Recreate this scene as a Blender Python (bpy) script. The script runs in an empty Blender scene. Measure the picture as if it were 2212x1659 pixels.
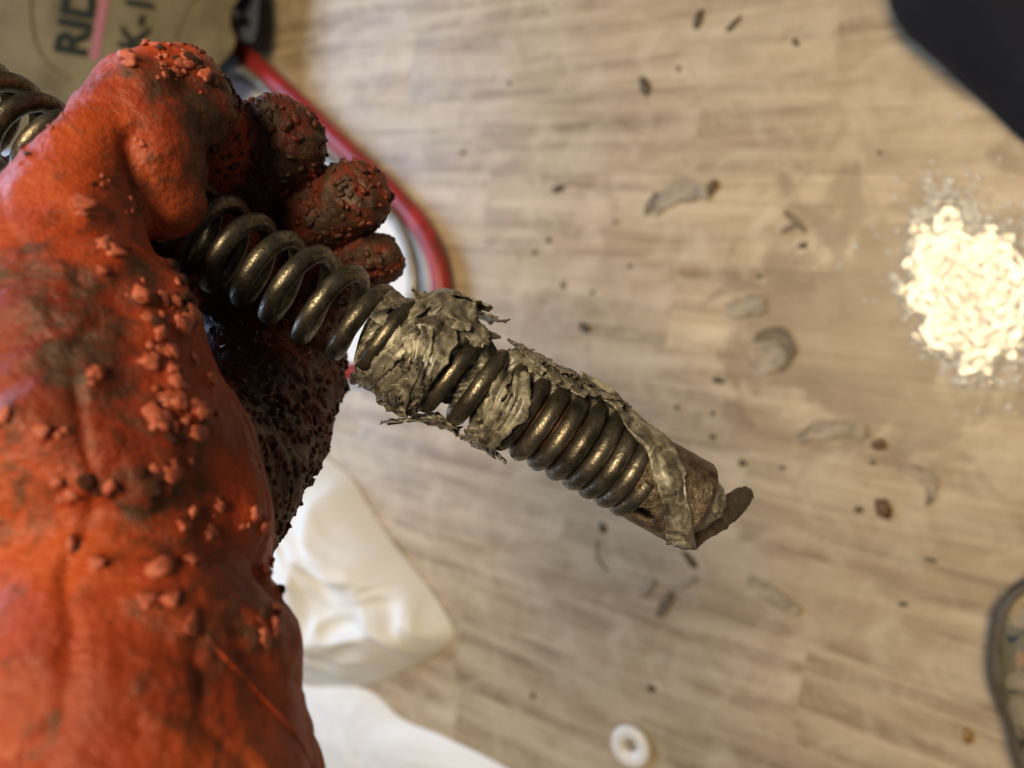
import bpy, bmesh, math, random
import numpy as np
from mathutils import Vector, Matrix, noise
from mathutils.bvhtree import BVHTree

random.seed(7)
S = bpy.context.scene
COL = S.collection

# ------------------------------------------------------------------ camera
W, H = 2212.0, 1659.0          # working picture units
FPX = 1476.0
TILT = math.radians(30)
CAM = Vector((0, 0, 0.72))
RIGHT = Vector((math.cos(TILT), 0, -math.sin(TILT)))
FWD = Vector((-math.sin(TILT), 0, -math.cos(TILT)))
UP = Vector((0, 1, 0))
cd = bpy.data.cameras.new('camera')
cam = bpy.data.objects.new('camera', cd)
COL.objects.link(cam)
cd.sensor_width = 36
cd.lens = 36 * FPX / W
cd.clip_start = 0.01
cd.clip_end = 50
cd.dof.use_dof = True
cd.dof.focus_distance = 0.226
cd.dof.aperture_fstop = 6.6
cam.matrix_world = Matrix((
    (RIGHT.x, UP.x, -FWD.x, CAM.x),
    (RIGHT.y, UP.y, -FWD.y, CAM.y),
    (RIGHT.z, UP.z, -FWD.z, CAM.z),
    (0, 0, 0, 1)))
S.camera = cam

# ------------------------------------------------------------------ light
wd = bpy.data.worlds.new('World')
S.world = wd
wd.use_nodes = True
bg = wd.node_tree.nodes['Background']
bg.inputs[0].default_value = (0.85, 0.9, 1.0, 1)
bg.inputs[1].default_value = 0.06


def area(name, loc, target, shape, size, power, col, size_y=0.5):
    ld = bpy.data.lights.new(name, 'AREA')
    ld.shape = shape
    ld.size = size
    if shape == 'RECTANGLE':
        ld.size_y = size_y
    ld.energy = power
    ld.color = col
    o = bpy.data.objects.new(name, ld)
    COL.objects.link(o)
    o.location = loc
    o.rotation_euler = (Vector(target) - Vector(loc)).to_track_quat('-Z', 'Y').to_euler()
    return o


area('ceiling_lamp', (0.175, 0.347, 2.2), (0.05, 0.1, 0), 'DISK', 0.80, 43, (1.0, 0.77, 0.46))
area('window_light', (-1.42, 0.36, 0.90), (-0.45, 0.16, 0.0), 'RECTANGLE', 1.7, 21, (0.50, 0.68, 1.0), 0.5)

S.view_settings.view_transform = 'Standard'
S.view_settings.look = 'None'
S.view_settings.exposure = 0
S.view_settings.gamma = 1
S.cycles.use_denoising = True
S.cycles.max_bounces = 8
S.cycles.transparent_max_bounces = 24
S.cycles.caustics_reflective = False
S.cycles.caustics_refractive = False
S.cycles.sample_clamp_indirect = 6


# ------------------------------------------------------------------ helpers
def ray(px, py):
    return RIGHT * ((px - W / 2) / FPX) + UP * ((H / 2 - py) / FPX) + FWD


def P(px, py, d):
    return CAM + ray(px, py) * d


def F(px, py, z=0.0):
    r = ray(px, py)
    return CAM + r * ((z - CAM.z) / r.z)


def obj(name, me, mat=None, parent=None, label=None, cat=None, group=None, kind=None, smooth=True):
    o = bpy.data.objects.new(name, me)
    COL.objects.link(o)
    if mat is not None and me is not None and not me.materials:
        me.materials.append(mat)
    if parent:
        o.parent = parent
    if me is not None and smooth:
        me.polygons.foreach_set('use_smooth', [True] * len(me.polygons))
    for k, v in (('label', label), ('category', cat), ('group', group), ('kind', kind)):
        if v:
            o[k] = v
    return o


def mesh(name, vs, fs):
    me = bpy.data.meshes.new(name)
    me.from_pydata([tuple(v) for v in vs], [], fs)
    me.update()
    return me


def nz(p, f, seed=0.0):
    return noise.noise(Vector(p) * f + Vector((seed * 7.3, seed * 3.1, seed * 5.7)))


def fbm(p, f, o=3, seed=0.0):
    a, t = 1.0, 0.0
    for i in range(o):
        t += a * nz(p, f, seed + i)
        a *= 0.5
        f *= 2.1
    return t


def ridge(p, f, o=3, seed=0.0):
    a, t = 1.0, 0.0
    for i in range(o):
        t += a * (1 - 2 * abs(nz(p, f, seed + i)))
        a *= 0.5
        f *= 2.0
    return t


def catmull(pts, n):
    """pts: tuples of equal length; n samples per span."""
    a = np.array(pts, float)
    a = np.vstack([2 * a[0] - a[1], a, 2 * a[-1] - a[-2]])
    out = []
    for i in range(1, len(a) - 2):
        for k in range(n):
            t = k / n
            p0, p1, p2, p3 = a[i - 1], a[i], a[i + 1], a[i + 2]
            out.append(0.5 * (2 * p1 + (p2 - p0) * t + (2 * p0 - 5 * p1 + 4 * p2 - p3) * t * t
                              + (3 * p1 - p0 - 3 * p2 + p3) * t ** 3))
    out.append(a[-2])
    return np.array(out)


def tube_mesh(name, pts, rad, seg=16, jitter=0.0, caps=True):
    pts = [Vector(p) for p in pts]
    n = len(pts)
    vs, fs = [], []
    ref = None
    for i, p in enumerate(pts):
        t = (pts[min(i + 1, n - 1)] - pts[max(i - 1, 0)]).normalized()
        if ref is None:
            ref = t.orthogonal().normalized()
        ref = (ref - t * ref.dot(t)).normalized()
        b = t.cross(ref)
        r = rad(i / (n - 1)) if callable(rad) else rad
        for k in range(seg):
            a = 2 * math.pi * k / seg
            d = ref * math.cos(a) + b * math.sin(a)
            q = p + d * r
            if jitter:
                q = q + d * (jitter * fbm(q, 260, 2))
            vs.append(q)
    for i in range(n - 1):
        for k in range(seg):
            k2 = (k + 1) % seg
            fs.append((i * seg + k, i * seg + k2, (i + 1) * seg + k2, (i + 1) * seg + k))
    if caps:
        fs.append(tuple(range(seg - 1, -1, -1)))
        fs.append(tuple((n - 1) * seg + k for k in range(seg)))
    return mesh(name, vs, fs)


def grid_mesh(name, fn, nu, nv, wrap_v=False):
    vs = [fn(i / (nu - 1), j / (nv if wrap_v else nv - 1)) for i in range(nu) for j in range(nv)]
    fs = []
    for i in range(nu - 1):
        for j in range(nv if wrap_v else nv - 1):
            j2 = (j + 1) % nv
            fs.append((i * nv + j, i * nv + j2, (i + 1) * nv + j2, (i + 1) * nv + j))
    return mesh(name, vs, fs)


def solid(o, t, offset=0.0):
    m = o.modifiers.new('thickness', 'SOLIDIFY')
    m.thickness = t
    m.offset = offset


def surface_nets(fn, lo, hi, h):
    """Naive surface nets of a vectorised signed distance function."""
    xs = [np.arange(lo[i], hi[i] + h, h) for i in range(3)]
    X, Y, Z = np.meshgrid(*xs, indexing='ij')
    D = fn(np.stack([X, Y, Z], -1).reshape(-1, 3).astype(np.float32)).reshape(X.shape)
    nx, ny, nz_ = D.shape
    In = D < 0
    c = [(i, j, k) for i in (0, 1) for j in (0, 1) for k in (0, 1)]
    cnt = sum(In[i:nx - 1 + i, j:ny - 1 + j, k:nz_ - 1 + k].astype(np.int8) for i, j, k in c)
    act = (cnt > 0) & (cnt < 8)
    idx = np.full(act.shape, -1, np.int64)
    cells = np.argwhere(act)
    idx[act] = np.arange(len(cells))
    acc = np.zeros((len(cells), 3))
    wsum = np.zeros(len(cells))
    for a in range(3):
        for i, j, k in c:
            if (i, j, k)[a]:
                continue
            p0 = cells + np.array((i, j, k))
            p1 = p0.copy()
            p1[:, a] += 1
            d0 = D[tuple(p0.T)]
            d1 = D[tuple(p1.T)]
            m = (d0 < 0) != (d1 < 0)
            t = np.where(m, d0 / np.where(m, d0 - d1, 1), 0)
            q = p0.astype(float)
            q[:, a] += t
            acc[m] += q[m]
            wsum[m] += 1
    V = acc / wsum[:, None] * h + np.array(lo)
    fs = []
    for a in range(3):
        b, c2 = (a + 1) % 3, (a + 2) % 3
        sl0 = [slice(None)] * 3
        sl1 = [slice(None)] * 3
        sl0[a] = slice(0, -1)
        sl1[a] = slice(1, None)
        ch = In[tuple(sl0)] != In[tuple(sl1)]
        e = np.argwhere(ch)
        ok = (e[:, b] > 0) & (e[:, c2] > 0) & (e[:, b] < D.shape[b] - 1) & (e[:, c2] < D.shape[c2] - 1)
        e = e[ok]
        inside0 = In[tuple(e.T)]
        quads = []
        for db, dc in ((1, 1), (0, 1), (0, 0), (1, 0)):
            q = e.copy()
            q[:, b] -= db
            q[:, c2] -= dc
            quads.append(idx[tuple(q.T)])
        q = np.stack(quads, 1)
        q[~inside0] = q[~inside0][:, ::-1]
        fs.append(q)
    return V, np.concatenate(fs)


def sd_cone(p, a, b, ra, rb):
    """distance to a tapered capsule (approximate)."""
    a = np.array(a, np.float32)
    b = np.array(b, np.float32)
    ab = b - a
    t = np.clip(((p - a) @ ab) / (ab @ ab), 0, 1)
    return np.linalg.norm(p - a - t[:, None] * ab, axis=1) - (ra + (rb - ra) * t)


def smin(a, b, k):
    h = np.clip(0.5 + 0.5 * (b - a) / k, 0, 1)
    return b + (a - b) * h - k * h * (1 - h)


# ------------------------------------------------------------------ materials
def nodes(name):
    m = bpy.data.materials.new(name)
    m.use_nodes = True
    nt = m.node_tree
    return m, nt, nt.nodes['Principled BSDF']


def N(nt, typ, **kw):
    n = nt.nodes.new(typ)
    for k, v in kw.items():
        if k in n.inputs:
            n.inputs[k].default_value = v
        else:
            setattr(n, k, v)
    return n


def tex(nt, scale, detail=4, rough=0.55, vec=None, dist=0.0):
    n = N(nt, 'ShaderNodeTexNoise')
    n.inputs['Scale'].default_value = scale
    n.inputs['Detail'].default_value = detail
    n.inputs['Roughness'].default_value = rough
    n.inputs['Distortion'].default_value = dist
    if vec is not None:
        nt.links.new(vec, n.inputs['Vector'])
    return n.outputs['Fac']


def ramp(nt, fac, stops):
    r = N(nt, 'ShaderNodeValToRGB')
    nt.links.new(fac, r.inputs[0])
    el = r.color_ramp.elements
    while len(el) < len(stops):
        el.new(0.5)
    for e, (p, c) in zip(el, stops):
        e.position = p
        e.color = (c, c, c, 1) if isinstance(c, (int, float)) else (*c, 1)
    return r.outputs[0]


def mix(nt, fac, a, b, mode='MIX'):
    n = N(nt, 'ShaderNodeMix')
    n.data_type = 'RGBA'
    n.blend_type = mode
    for s, v in ((n.inputs['Factor'], fac), (n.inputs[6], a), (n.inputs[7], b)):
        if isinstance(v, bpy.types.NodeSocket):
            nt.links.new(v, s)
        elif isinstance(v, (int, float)):
            s.default_value = v
        else:
            s.default_value = (*v, 1)
    return n.outputs[2]


def math_(nt, op, a, b=0.0):
    n = N(nt, 'ShaderNodeMath', operation=op)
    for s, v in ((n.inputs[0], a), (n.inputs[1], b)):
        if isinstance(v, bpy.types.NodeSocket):
            nt.links.new(v, s)
        else:
            s.default_value = v
    return n.outputs[0]


def bump(nt, bs, h, strength, dist):
    b = N(nt, 'ShaderNodeBump')
    b.inputs['Strength'].default_value = strength
    b.inputs['Distance'].default_value = dist
    nt.links.new(h, b.inputs['Height'])
    nt.links.new(b.outputs[0], bs.inputs['Normal'])


def coords(nt, kind='Object'):
    return N(nt, 'ShaderNodeTexCoord').outputs[kind]


def simple(name, base, rough=0.6, metal=0.0, var=None, vscale=80, bscale=None, bstr=0.3, bdist=0.0005, spec=0.5):
    m, nt, bs = nodes(name)
    bs.inputs['Roughness'].default_value = rough
    bs.inputs['Metallic'].default_value = metal
    bs.inputs['Specular IOR Level'].default_value = spec
    co = coords(nt)
    if var:
        f = ramp(nt, tex(nt, vscale, 5, 0.6, co), [(0.38, 0.0), (0.66, 1.0)])
        nt.links.new(mix(nt, f, base, var), bs.inputs['Base Color'])
    else:
        bs.inputs['Base Color'].default_value = (*base, 1)
    if bscale:
        bump(nt, bs, tex(nt, bscale, 5, 0.6, co), bstr, bdist)
    return m


def mat_floor():
    m, nt, bs = nodes('floor_board')
    co = coords(nt)
    oi = N(nt, 'ShaderNodeObjectInfo')
    off = N(nt, 'ShaderNodeVectorMath', operation='SCALE')
    cmb = N(nt, 'ShaderNodeCombineXYZ')
    nt.links.new(oi.outputs['Random'], cmb.inputs[0])
    nt.links.new(oi.outputs['Random'], cmb.inputs[1])
    nt.links.new(cmb.outputs[0], off.inputs[0])
    off.inputs['Scale'].default_value = 37.0
    add = N(nt, 'ShaderNodeVectorMath', operation='ADD')
    nt.links.new(co, add.inputs[0])
    nt.links.new(off.outputs[0], add.inputs[1])
    mp = N(nt, 'ShaderNodeMapping')
    mp.inputs['Scale'].default_value = (3.4, 46, 1)
    nt.links.new(add.outputs[0], mp.inputs[0])
    mp2 = N(nt, 'ShaderNodeMapping')
    mp2.inputs['Scale'].default_value = (1.6, 9, 1)
    nt.links.new(add.outputs[0], mp2.inputs[0])
    grain = tex(nt, 1.0, 6, 0.62, mp.outputs[0], 0.6)
    broad = tex(nt, 1.5, 4, 0.55, mp2.outputs[0], 1.2)
    c1 = ramp(nt, grain, [(0.30, (0.25, 0.178, 0.110)), (0.50, (0.43, 0.337, 0.222)), (0.70, (0.57, 0.465, 0.325))])
    c2 = ramp(nt, broad, [(0.30, (0.58, 0.52, 0.46)), (0.55, (1.0, 1.0, 1.0))])
    c = mix(nt, 0.6, c1, c2, 'MULTIPLY')
    # worn pale smears and damp stains
    wear = ramp(nt, tex(nt, 22, 6, 0.62, co, 0.8), [(0.46, 0.0), (0.68, 0.6)])
    c = mix(nt, wear, c, (0.58, 0.485, 0.355))
    stain = ramp(nt, tex(nt, 9, 5, 0.6, add.outputs[0]), [(0.57, 0.0), (0.75, 0.42)])
    c = mix(nt, stain, c, (0.26, 0.20, 0.14))
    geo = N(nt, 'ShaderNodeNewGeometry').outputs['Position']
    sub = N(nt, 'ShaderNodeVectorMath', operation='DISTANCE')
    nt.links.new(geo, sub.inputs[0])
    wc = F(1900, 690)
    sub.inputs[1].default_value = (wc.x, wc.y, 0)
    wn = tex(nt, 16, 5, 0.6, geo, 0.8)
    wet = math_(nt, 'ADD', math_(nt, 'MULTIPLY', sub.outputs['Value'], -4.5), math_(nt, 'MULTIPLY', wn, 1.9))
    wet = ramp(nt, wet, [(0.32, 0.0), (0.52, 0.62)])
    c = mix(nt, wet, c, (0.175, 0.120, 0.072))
    blot = ramp(nt, tex(nt, 30, 6, 0.7, geo, 0.5), [(0.54, 0.0), (0.70, 0.40)])
    c = mix(nt, blot, c, (0.24, 0.185, 0.12))
    tone = ramp(nt, oi.outputs['Random'], [(0.0, 0.92), (1.0, 1.04)])
    c = mix(nt, 1.0, c, tone, 'MULTIPLY')
    nt.links.new(c, bs.inputs['Base Color'])
    r = ramp(nt, tex(nt, 6, 4, 0.6, co), [(0.35, 0.30), (0.65, 0.46)])
    nt.links.new(r, bs.inputs['Roughness'])
    bs.inputs['Specular IOR Level'].default_value = 0.40
    bump(nt, bs, grain, 0.25, 0.0006)
    return m


def mat_glove(name='dirty_orange_rubber', const=None):
    m, nt, bs = nodes(name)
    co = coords(nt)
    at = N(nt, 'ShaderNodeAttribute', attribute_name='soil_shade')
    soil_shade = at.outputs['Fac'] if const is None else math_(nt, 'ADD', const, 0.0)
    n1 = tex(nt, 66, 6, 0.68, co, 0.7)
    n2 = tex(nt, 160, 5, 0.62, co, 0.4)
    base = ramp(nt, tex(nt, 30, 5, 0.6, co), [(0.30, (0.22, 0.024, 0.006)), (0.52, (0.40, 0.058, 0.013)), (0.74, (0.54, 0.112, 0.030))])
    base = mix(nt, math_(nt, 'MULTIPLY', soil_shade, 1.35), base, (0.105, 0.016, 0.010))  # darker red where the mask is high, for soiling and shade alike
    # worn pinkish scuffs
    sc = ramp(nt, n2, [(0.58, 0.0), (0.74, 0.42)])
    base = mix(nt, sc, base, (0.48, 0.13, 0.065))
    d = math_(nt, 'ADD', math_(nt, 'MULTIPLY', n1, 0.62), math_(nt, 'MULTIPLY', n2, 0.38))
    d = math_(nt, 'ADD', d, math_(nt, 'MULTIPLY', soil_shade, 0.20))
    f = ramp(nt, d, [(0.53, 0.0), (0.66, 0.90)])
    grime = mix(nt, tex(nt, 90, 4, 0.6, co), (0.018, 0.011, 0.007), (0.068, 0.044, 0.027))
    c = mix(nt, f, base, grime)
    nt.links.new(c, bs.inputs['Base Color'])
    r = ramp(nt, n2, [(0.35, 0.36), (0.7, 0.62)])
    nt.links.new(r, bs.inputs['Roughness'])
    bs.inputs['Specular IOR Level'].default_value = 0.4
    h = math_(nt, 'ADD', tex(nt, 420, 4, 0.6, co), math_(nt, 'MULTIPLY', n2, 1.2))
    bump(nt, bs, h, 0.6, 0.0014)
    return m


def mat_wire():
    m, nt, bs = nodes('worn_steel_wire')
    co = coords(nt)
    n1 = tex(nt, 120, 6, 0.65, co)
    n2 = tex(nt, 900, 4, 0.6, co)
    c = ramp(nt, n1, [(0.32, (0.060, 0.055, 0.045)), (0.55, (0.18, 0.165, 0.132)), (0.75, (0.37, 0.340, 0.275))])
    rust = ramp(nt, tex(nt, 60, 5, 0.6, co), [(0.56, 0.0), (0.72, 0.55)])
    c = mix(nt, rust, c, (0.16, 0.075, 0.030))
    pit = ramp(nt, n2, [(0.36, 0.75), (0.50, 0.0)])
    c = mix(nt, pit, c, (0.035, 0.026, 0.016))
    nt.links.new(c, bs.inputs['Base Color'])
    bs.inputs['Metallic'].default_value = 0.85
    r = ramp(nt, n2, [(0.35, 0.56), (0.6, 0.28)])
    nt.links.new(r, bs.inputs['Roughness'])
    bump(nt, bs, n2, 0.35, 0.0005)
    return m


def mat_paper():
    m, nt, bs = nodes('wet_pulp')
    co = coords(nt)
    n1 = tex(nt, 130, 6, 0.65, co, 1.0)
    c = ramp(nt, n1, [(0.37, (0.026, 0.023, 0.018)), (0.50, (0.125, 0.116, 0.090)), (0.68, (0.40, 0.380, 0.300))])
    g = ramp(nt, tex(nt, 45, 4, 0.6, co), [(0.50, 0.0), (0.68, 0.5)])
    c = mix(nt, g, c, (0.135, 0.128, 0.108))
    sp = ramp(nt, tex(nt, 700, 2, 0.5, co), [(0.26, 0.9), (0.33, 0.0)])
    c = mix(nt, sp, c, (0.02, 0.016, 0.01))
    nt.links.new(c, bs.inputs['Base Color'])
    nt.links.new(ramp(nt, n1, [(0.3, 0.24), (0.7, 0.42)]), bs.inputs['Roughness'])
    bs.inputs['Subsurface Weight'].default_value = 0.15
    bs.inputs['Coat Weight'].default_value = 0.35
    bs.inputs['Coat Roughness'].default_value = 0.22
    bs.inputs['Subsurface Radius'].default_value = (0.002, 0.0014, 0.0008)
    mp = N(nt, 'ShaderNodeMapping')
    mp.inputs['Scale'].default_value = (1.0, 0.28, 1.0)
    mp.inputs['Rotation'].default_value = (0, 0, 0.6)
    nt.links.new(co, mp.inputs[0])
    fib = tex(nt, 800, 5, 0.65, mp.outputs[0], 1.0)
    bump(nt, bs, fib, 0.40, 0.0007)
    return m


def mat_water(name='water', glint_cream=0.5, ior=1.55):
    m = bpy.data.materials.new(name)
    m.use_nodes = True
    nt = m.node_tree
    nt.nodes.remove(nt.nodes['Principled BSDF'])
    out = nt.nodes['Material Output']
    tr = N(nt, 'ShaderNodeBsdfTransparent')
    tr.inputs[0].default_value = (0.96, 0.95, 0.92, 1)
    gl = N(nt, 'ShaderNodeBsdfGlossy')
    gl.inputs['Roughness'].default_value = 0.06
    df = N(nt, 'ShaderNodeBsdfDiffuse')
    df.inputs[0].default_value = (0.88, 0.84, 0.74, 1)
    fr = N(nt, 'ShaderNodeFresnel')
    fr.inputs['IOR'].default_value = ior
    m1 = N(nt, 'ShaderNodeMixShader')
    m1.inputs[0].default_value = glint_cream  # cream diffuse share brightens the water in place of lamp glints
    nt.links.new(tr.outputs[0], m1.inputs[1])
    nt.links.new(df.outputs[0], m1.inputs[2])
    m2 = N(nt, 'ShaderNodeMixShader')
    nt.links.new(fr.outputs[0], m2.inputs[0])
    nt.links.new(m1.outputs[0], m2.inputs[1])
    nt.links.new(gl.outputs[0], m2.inputs[2])
    nt.links.new(m2.outputs[0], out.inputs[0])
    return m


def mat_camo():
    m, nt, bs = nodes('camouflage_fabric')
    co = coords(nt)
    c = mix(nt, ramp(nt, tex(nt, 26, 3, 0.5, co, 1.0), [(0.47, 0.0), (0.51, 1.0)]), (0.27, 0.195, 0.095), (0.13, 0.10, 0.035))
    c = mix(nt, ramp(nt, tex(nt, 34, 3, 0.5, co, 1.5), [(0.56, 0.0), (0.60, 1.0)]), c, (0.016, 0.015, 0.008))
    c = mix(nt, ramp(nt, tex(nt, 41, 2, 0.5, co, 0.6), [(0.60, 0.0), (0.66, 1.0)]), c, (0.30, 0.15, 0.05))
    nt.links.new(c, bs.inputs['Base Color'])
    bs.inputs['Roughness'].default_value = 0.55
    bump(nt, bs, tex(nt, 300, 3, 0.5, co), 0.3, 0.001)
    return m


M = {
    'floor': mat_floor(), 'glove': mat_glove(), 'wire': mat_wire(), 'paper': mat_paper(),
    'water': mat_water(), 'film': mat_water('water_film', 0.30, 1.85), 'camo': mat_camo(),
    'joint': simple('dark_joint_bed', (0.05, 0.04, 0.03), 0.9),
    'nub': simple('worn_rubber_crumb', (0.56, 0.165, 0.105), 0.45, var=(0.34, 0.060, 0.026), vscale=1.6, bscale=900),
    'crumb': mat_glove('grimy_rubber_crumb', 0.60),
    'rust': simple('wet_rust', (0.21, 0.075, 0.024), 0.42, var=(0.05, 0.026, 0.012), vscale=240, bscale=900, bstr=0.5),
    'coupling': simple('rusted_coupling_steel', (0.21, 0.165, 0.120), 0.42, metal=0.65, var=(0.055, 0.036, 0.024), vscale=300, bscale=900, bstr=0.8, bdist=0.0010),
    'shaded_pulp': simple('shade_tinted_pulp', (0.090, 0.070, 0.048), 0.6, var=(0.045, 0.036, 0.026), vscale=200, bscale=700, bstr=0.6, bdist=0.001),  # darker pulp tone, paints the shade on the hanging shred
    'plastic': simple('white_plastic_film', (0.80, 0.80, 0.78), 0.50, var=(0.76, 0.75, 0.70), vscale=10, spec=0.35),
    'housing': simple('olive_beige_housing', (0.165, 0.120, 0.050), 0.6, var=(0.090, 0.062, 0.023), vscale=13, bscale=260, bstr=0.2, bdist=0.001, spec=0.08),
    'letters': simple('dark_green_print', (0.016, 0.017, 0.009), 0.7, spec=0.05),
    'stripe': simple('red_print', (0.26, 0.050, 0.032), 0.6, var=(0.26, 0.05, 0.03), vscale=60),
    'red': simple('red_painted_tube', (0.36, 0.024, 0.024), 0.38, var=(0.16, 0.022, 0.018), vscale=28),
    'blue': simple('dark_blue_metal', (0.035, 0.052, 0.085), 0.5),
    'grey': simple('grey_steel', (0.30, 0.29, 0.27), 0.4, metal=0.5, var=(0.17, 0.15, 0.11), vscale=60),
    'black': simple('black_rubber', (0.012, 0.012, 0.011), 0.6),
    'trouser': simple('dark_navy_cloth', (0.0085, 0.0095, 0.014), 0.85, var=(0.012, 0.012, 0.016), vscale=25, bscale=1200, bstr=0.3, bdist=0.0006, spec=0.25),
    'ring': simple('white_plastic_ring', (0.80, 0.77, 0.70), 0.35),
    'sludge': simple('dark_sludge', (0.055, 0.042, 0.024), 0.55, var=(0.10, 0.075, 0.040), vscale=180, bscale=500, bstr=0.5, bdist=0.001),
    'brown': simple('brown_crumb', (0.085, 0.045, 0.018), 0.6, var=(0.15, 0.085, 0.03), vscale=180, bscale=500, bstr=0.5, bdist=0.001),
    'ochre': simple('ochre_crumb', (0.26, 0.14, 0.035), 0.6),
    'fibre': simple('brown_wet_fibre', (0.16, 0.120, 0.072), 0.5, var=(0.10, 0.074, 0.044), vscale=120, bscale=400, bstr=0.4, bdist=0.001),
    'scrap': simple('grey_wet_paper', (0.36, 0.295, 0.205), 0.38, var=(0.21, 0.168, 0.112), vscale=90, bscale=350, bstr=0.5, bdist=0.002),
}

# ------------------------------------------------------------------ floor
YAW = math.radians(-9)
CY, SY = math.cos(YAW), math.sin(YAW)
floor = obj('floor', mesh('floor', [(-4, -3, -0.012), (2.2, -3, -0.012), (2.2, 3, -0.012), (-4, 3, -0.012)],
                          [(0, 1, 2, 3)]), M['joint'], kind='structure', smooth=False)


def plank_mesh(L, B):
    c, t = 0.0001, 0.010
    x, y = L / 2, B / 2
    vs = [(-x, -y, -t), (x, -y, -t), (x, y, -t), (-x, y, -t),
          (-x, -y, -c), (x, -y, -c), (x, y, -c), (-x, y, -c),
          (-x + c, -y + c, 0), (x - c, -y + c, 0), (x - c, y - c, 0), (-x + c, y - c, 0)]
    fs = [(8, 9, 10, 11)]
    for k in range(4):
        k2 = (k + 1) % 4
        fs += [(k, k2, 4 + k2, 4 + k), (4 + k, 4 + k2, 8 + k2, 8 + k)]
    return mesh('plank', vs, fs)


PB, PL = 0.092, 0.52
pm = plank_mesh(PL - 0.00005, PB - 0.00005)
rng = random.Random(3)
for r in range(-14, 15):
    off = rng.random() * PL
    for q in range(-4, 2):
        lx, ly = q * PL + off - 0.3, r * PB + 0.05
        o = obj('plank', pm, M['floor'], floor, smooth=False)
        o.location = (lx * CY - ly * SY, lx * SY + ly * CY, 0)
        o.rotation_euler = (0, 0, YAW)


# ------------------------------------------------------------------ drain cable
A0 = P(50, 290, 0.223)
A1 = P(1480, 1080, 0.235)
U = (A1 - A0).normalized()
LEN = (A1 - A0).length
NV = (-FWD - U * (-FWD).dot(U)).normalized()
WV = NV.cross(U)
if WV.y < 0:
    WV = -WV


def C(s, th, r):
    return A0 + U * s + NV * (r * math.cos(th)) + WV * (r * math.sin(th))


def sx(px):
    """axial position whose axis point projects to picture column px (perspective aware)."""
    lo, hi = -0.3, 0.45
    for _ in range(40):
        mid = (lo + hi) / 2
        v = A0 + U * mid - CAM
        x = W / 2 + FPX * v.dot(RIGHT) / v.dot(FWD)
        if x < px:
            lo = mid
        else:
            hi = mid
    return lo


RC, RW = 0.0130, 0.0031
turns = [-342, -276, -210, -144, -78, -12, 54, 120, 186, 252, 318, 384, 450, 512, 577, 640, 713, 782, 843, 911, 980, 1036, 1085,
         1130, 1169, 1208, 1246, 1282, 1316, 1349, 1382]
ST = [sx(x) for x in turns]
cable = obj('drain_cable', None, label='coiled steel drain cable gripped by the orange glove, clogged at its end', cat='drain cable')
cable.location = A0


def rel(o, loc):
    for v in o.data.vertices:
        v.co -= loc
    return o


hp = []
SPT = 44
for i in range((len(ST) - 1) * SPT + 1):
    k = i / SPT
    a = min(int(k), len(ST) - 2)
    t = k - a
    d0 = ST[a] - ST[a - 1] if a > 0 else ST[1] - ST[0]
    d1 = ST[a + 1] - ST[a]
    d2 = ST[a + 2] - ST[a + 1] if a < len(ST) - 2 else d1
    m0, m1 = (d0 + d1) / 2, (d1 + d2) / 2
    s = (2 * t ** 3 - 3 * t * t + 1) * ST[a] + (t ** 3 - 2 * t * t + t) * m0 + (-2 * t ** 3 + 3 * t * t) * ST[a + 1] + (t ** 3 - t * t) * m1
    th = 2 * math.pi * t
    wob = 0.0006 * math.sin(k * 1.7) + 0.0003 * math.sin(k * 6.1)
    hp.append(C(s, th, RC + (wob if a < 22 else 0)))
rel(obj('coil', tube_mesh('coil', hp, RW, 16, 0.00016), M['wire'], cable), A0)

s_core0, s_core1 = sx(1100), sx(1400)
rel(obj('inner_shank', grid_mesh('inner_shank', lambda u, v: C(s_core0 + (s_core1 - s_core0) * u, v * 2 * math.pi,
    0.0118 + 0.0003 * nz((u * 40, math.cos(v * 6.283) * 5, math.sin(v * 6.283) * 5), 1.0)), 60, 40, True), M['rust'], cable), A0)

# coupling: hollow socket with two slots and a rounded rim
def on_cable(px, py, r):
    """point of the cable's envelope of radius r seen at a picture position."""
    d = ray(px, py)
    dp = d - U * d.dot(U)
    o = CAM - A0
    op = o - U * o.dot(U)
    a, b, c = dp.dot(dp), 2 * dp.dot(op), op.dot(op) - r * r
    disc = b * b - 4 * a * c
    t = (-b - math.sqrt(disc)) / (2 * a) if disc > 0 else -b / (2 * a)
    return CAM + d * t


def st_of(px, py, r=0.0155):
    c = on_cable(px, py, r) - A0
    return c.dot(U), math.degrees(math.atan2(c.dot(WV), c.dot(NV)))


s_c0, s_c1 = st_of(1364, 1066)[0], sx(1502)
NU, NVV = 84, 150
slots = [(*st_of(1356, 1074), 0.0014, 13), (*st_of(1388, 1112), 0.0040, 9)]


def coup(u, v):
    s = s_c0 + (s_c1 - s_c0) * u
    th = v * 2 * math.pi
    r = 0.0155
    e = (u - 0.90) / 0.10
    if e > 0:
        r -= 0.0022 * e ** 2.2
    r += 0.00012 * fbm((s, math.cos(th) * .015, math.sin(th) * .015), 300, 2)
    return C(s, th, r)


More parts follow.
